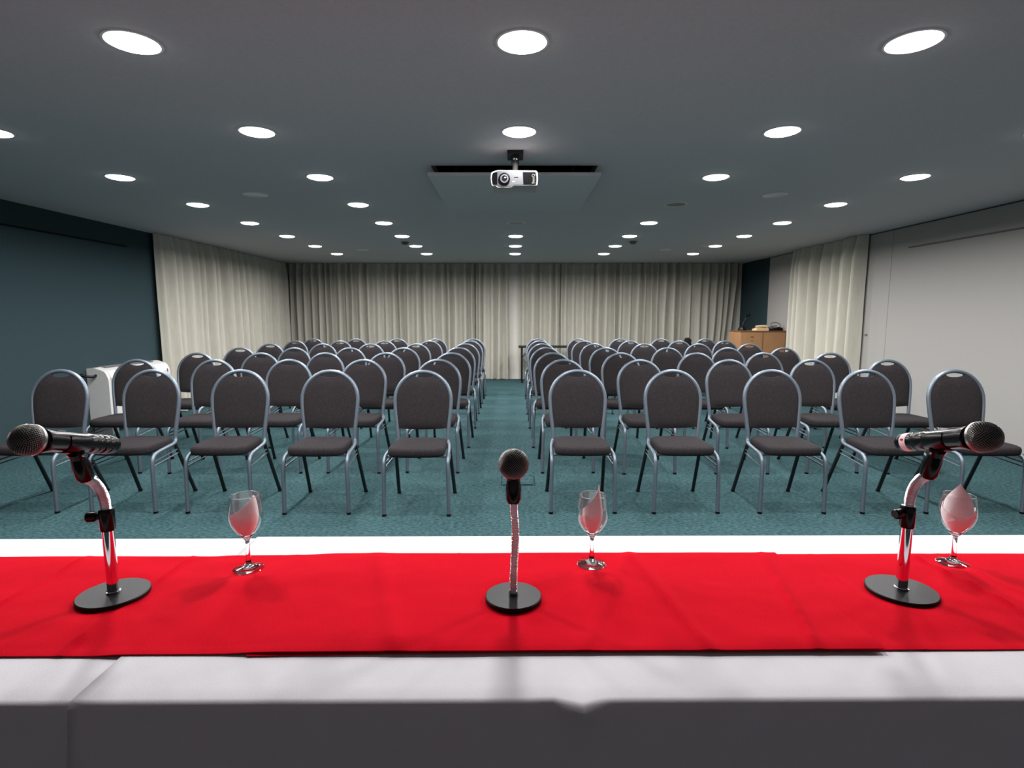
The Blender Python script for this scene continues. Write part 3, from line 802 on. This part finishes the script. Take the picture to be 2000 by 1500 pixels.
# ---------------------------------------------------------------- fan coil unit on the left
ac = thing('fan_coil_unit', 'white floor fan coil unit against the teal wall', 'heater', (XL+0.002, 6.70, 0))
W2 = 0.56
prof = rounded([(0.0, 0.10), (0.0, 0.735), (0.075, 0.745), (0.20, 0.70), (0.235, 0.62), (0.235, 0.10)], [0.002, 0.006, 0.03, 0.03, 0.03, 0.01])
mb = MB(); mb.prism(prof, -W2, W2); mb.build('casing', M['white_plastic'], ac, smooth=35)
b_ = MB(); b_.prism(rounded([(0.232, 0.445), (0.232, 0.618), (0.200, 0.692), (0.203, 0.697), (0.243, 0.625), (0.243, 0.445)], 0.003), -W2+0.04, W2-0.04); b_.build('front_panel', M['white_plastic'], ac, smooth=35)
box(0.234, 0.243, -W2+0.04, W2-0.04, 0.115, 0.430).build('lower_panel', M['white_plastic'], ac, bevel=0.003)
for k in range(6):
    b_ = MB(); b_.box(0.040+k*0.016, 0.046+k*0.016, -W2+0.12, W2-0.16, 0.735, 0.7475-k*0.0005); b_.build('outlet_slat', M['grey_plastic'], ac)
box(0.02, 0.22, -W2+0.02, -W2+0.12, 0.001, 0.11).build('foot', M['grey_plastic'], ac)
box(0.02, 0.22, W2-0.12, W2-0.02, 0.001, 0.11).build('foot', M['grey_plastic'], ac)
b_ = MB(); b_.box(0.2445, 0.2455, 0.44, 0.455, 0.59, 0.625); 
b_ = box(0.225, 0.245, 0.485, 0.500, 0.60, 0.64); b_.build('badge', M['black'], ac)
tube(catmull([(0.10, -W2+0.004, 0.66), (0.10, -W2-0.05, 0.65), (0.05, -W2-0.09, 0.66), (0.012, -W2-0.11, 0.68)], 6), 0.014, 10).build('pipe', M['black'], ac, smooth=50)

# ---------------------------------------------------------------- cabinet at the right rear with things on it
cb = thing('wooden_cabinet', 'beech two-door cabinet in the right rear corner', 'cabinet', (4.275, 9.66, 0))
CH = 1.055
box(-0.385, 0.385, 0.02, 0.50, 0.04, CH-0.02).build('body', M['wood'], cb, bevel=0.002)
box(-0.37, 0.37, 0.04, 0.48, 0.001, 0.045).build('plinth', M['wood_dark'], cb)
box(-0.39, 0.39, -0.004, 0.505, CH-0.019, CH).build('top', M['wood_dark'], cb, bevel=0.002)
for s in (-1, 1):
    d_ = box(min(s*0.008, s*0.382), max(s*0.008, s*0.382), 0.0, 0.019, 0.05, CH-0.024).build('door', M['wood'], cb, bevel=0.002)
    if s < 0:
        box(-0.215, -0.165, -0.008, 0.0, CH-0.105, CH-0.095).build('handle', M['wood_dark'], d_)
        lathe([(0.009, 0), (0.009, 0.005)], 14, mtx=RX, cx=-0.19, cy=0.0, cz=CH-0.165).build('lock', M['wood_dark'], d_, smooth=40)
box(-0.007, 0.007, 0.002, 0.0205, 0.05, CH-0.024).build('door_gap', M['wood_dark'], cb)
lt = thing('desk_lamp', 'small black bent stand with angled head on the wooden cabinet', 'lamp', (4.03, 9.95, CH+0.0005))
lathe([(0.075, 0), (0.075, 0.015), (0.06, 0.05), (0.02, 0.06)], 20).build('base', M['black'], lt, smooth=40)
tube(catmull([(0, 0, 0.05), (0.015, 0, 0.12), (0.045, 0, 0.19), (0.06, 0, 0.235)], 5), 0.016, 8).build('stem', M['black'], lt, smooth=50)
tube([(0.03, 0, 0.245), (0.06, 0, 0.25), (0.125, 0, 0.27)], [0.012, 0.024, 0.020], 10).build('head', M['black'], lt, smooth=50)
ph = thing('beige_handset', 'low beige telephone lying on the wooden cabinet', 'telephone', (4.255, 9.74, CH+0.0005))
pp = MB(); pp.prism(rounded([(-0.11, 0.0), (-0.10, 0.03), (-0.03, 0.055), (0.10, 0.05), (0.11, 0.0)], 0.01), -0.09, 0.09); pp.build('body', M['beige'], ph, smooth=40)
tube(catmull([(-0.10, -0.05, 0.062), (-0.07, -0.05, 0.072), (0.06, -0.05, 0.078), (0.09, -0.05, 0.066)], 5), [0.02]*16, 10).build('receiver', M['beige'], ph, smooth=50)
cc = thing('cable_coil', 'black box with a grey cable loop at the right of the cabinet', 'cable', (4.53, 9.80, CH+0.0005))
pp = MB(); pp.prism(rounded([(-0.13, 0.0), (-0.10, 0.035), (0.02, 0.065), (0.09, 0.05), (0.10, 0.0)], 0.008), -0.10, 0.10); pp.build('box', M['black'], cc, smooth=40)
loop = [(0.0+0.085*math.cos(a), -0.02+0.03*math.sin(a), 0.095+0.045*math.sin(a)) for a in [2*PI*k/28 for k in range(29)]]
tube(loop, 0.009, 8).build('loop', M['grey_plastic'], cc, smooth=50)
tube(catmull([(-0.16, -0.06, 0.045), (-0.08, -0.05, 0.075), (0.02, -0.03, 0.085)], 6), 0.009, 8).build('lead', M['grey_plastic'], cc, smooth=50)

# black folding table at the back
bt = thing('black_table', 'narrow black folding table before the back curtain', 'table', (0.875, 11.15, 0))
box(-0.765, 0.765, -0.19, 0.19, 0.690, 0.722).build('tabletop', M['black_rough'], bt, bevel=0.003)
for s in (-1, 1):
    for y in (-0.15, 0.15):
        tube([(s*0.70, y, 0.001), (s*0.70, y, 0.692)], 0.018, 8).build('leg', M['black_rough'], bt, smooth=40)
    tube([(s*0.70, -0.15, 0.12), (s*0.70, 0.15, 0.12)], 0.012, 8).build('crossbar', M['black_rough'], bt, smooth=40)
    tube([(s*0.70, 0, 0.48), (s*0.52, 0, 0.695)], 0.009, 8).build('brace', M['black_rough'], bt, smooth=40)
    tube([(s*0.70, -0.15, 0.48), (s*0.70, 0.15, 0.48)], 0.009, 8).build('crossbar', M['black_rough'], bt, smooth=40)

# dark garment over a rear chair
mb = MB(); rows = []
for j in range(9):
    f = j/8; row = []
    for i in range(16):
        a = 2*PI*i/16; r_ = 0.075*math.sin(PI*(0.12+0.80*f))**0.6
        p = Vector((r_*math.cos(a)*1.0, r_*math.sin(a)*0.75, 0.23*f))
        k = 1+0.22*noise.noise(p*22)
        row.append((p.x*k, p.y*k, p.z))
    rows.append(row)
mb.grid(rows, close_u=True); mb.f.append(tuple(range(16))[::-1]); mb.f.append(tuple(range(128, 144)))
bag = thing('black_bag', 'small black bag hanging over a rearmost chair on the right', 'bag', (2.985, 9.68, 0.705))
mb.build('pouch', M['rubber'], bag, smooth=60)
tube(catmull([(-0.03, 0, 0.20), (0.0, 0.02, 0.225), (0.05, 0.02, 0.215), (0.07, 0.0, 0.17)], 5), 0.01, 8).build('strap', M['rubber'], bag, smooth=50)

# floor socket box in the aisle
fb = thing('floor_socket_box', 'flush floor socket lid in the carpet of the aisle', 'floor box', (0.040, 4.385, 0))
fr_ = MB()
for q in ((-0.135, 0.135, -0.131, -0.129), (-0.135, 0.135, 0.129, 0.131), (-0.132, -0.129, -0.129, 0.129), (0.129, 0.132, -0.129, 0.129)):
    fr_.box(*q, 0.0, 0.003)
fr_.build('frame', M['rubber'], fb)
box(-0.127, 0.127, -0.127, 0.127, 0.0003, 0.0025).build('lid', M['carpet'], fb)
box(-0.115, -0.02, -0.126, -0.108, 0.0025, 0.0035).build('cable_flap', M['rubber'], fb)
box(0.02, 0.115, -0.126, -0.108, 0.0025, 0.0035).build('cable_flap', M['rubber'], fb)
hk = thing('wall_hook', 'tiny dark hook on the pale wall beside the right curtain', 'hook', (XR, 7.48, 1.06))
lathe([(0.012, 0), (0.012, 0.004), (0.006, 0.006), (0.006, 0.02), (0.011, 0.026), (0.0001, 0.029)], 14, mtx=Matrix.Rotation(-PI/2, 4, 'Y')).build('peg', M['rail'], hk, smooth=50)
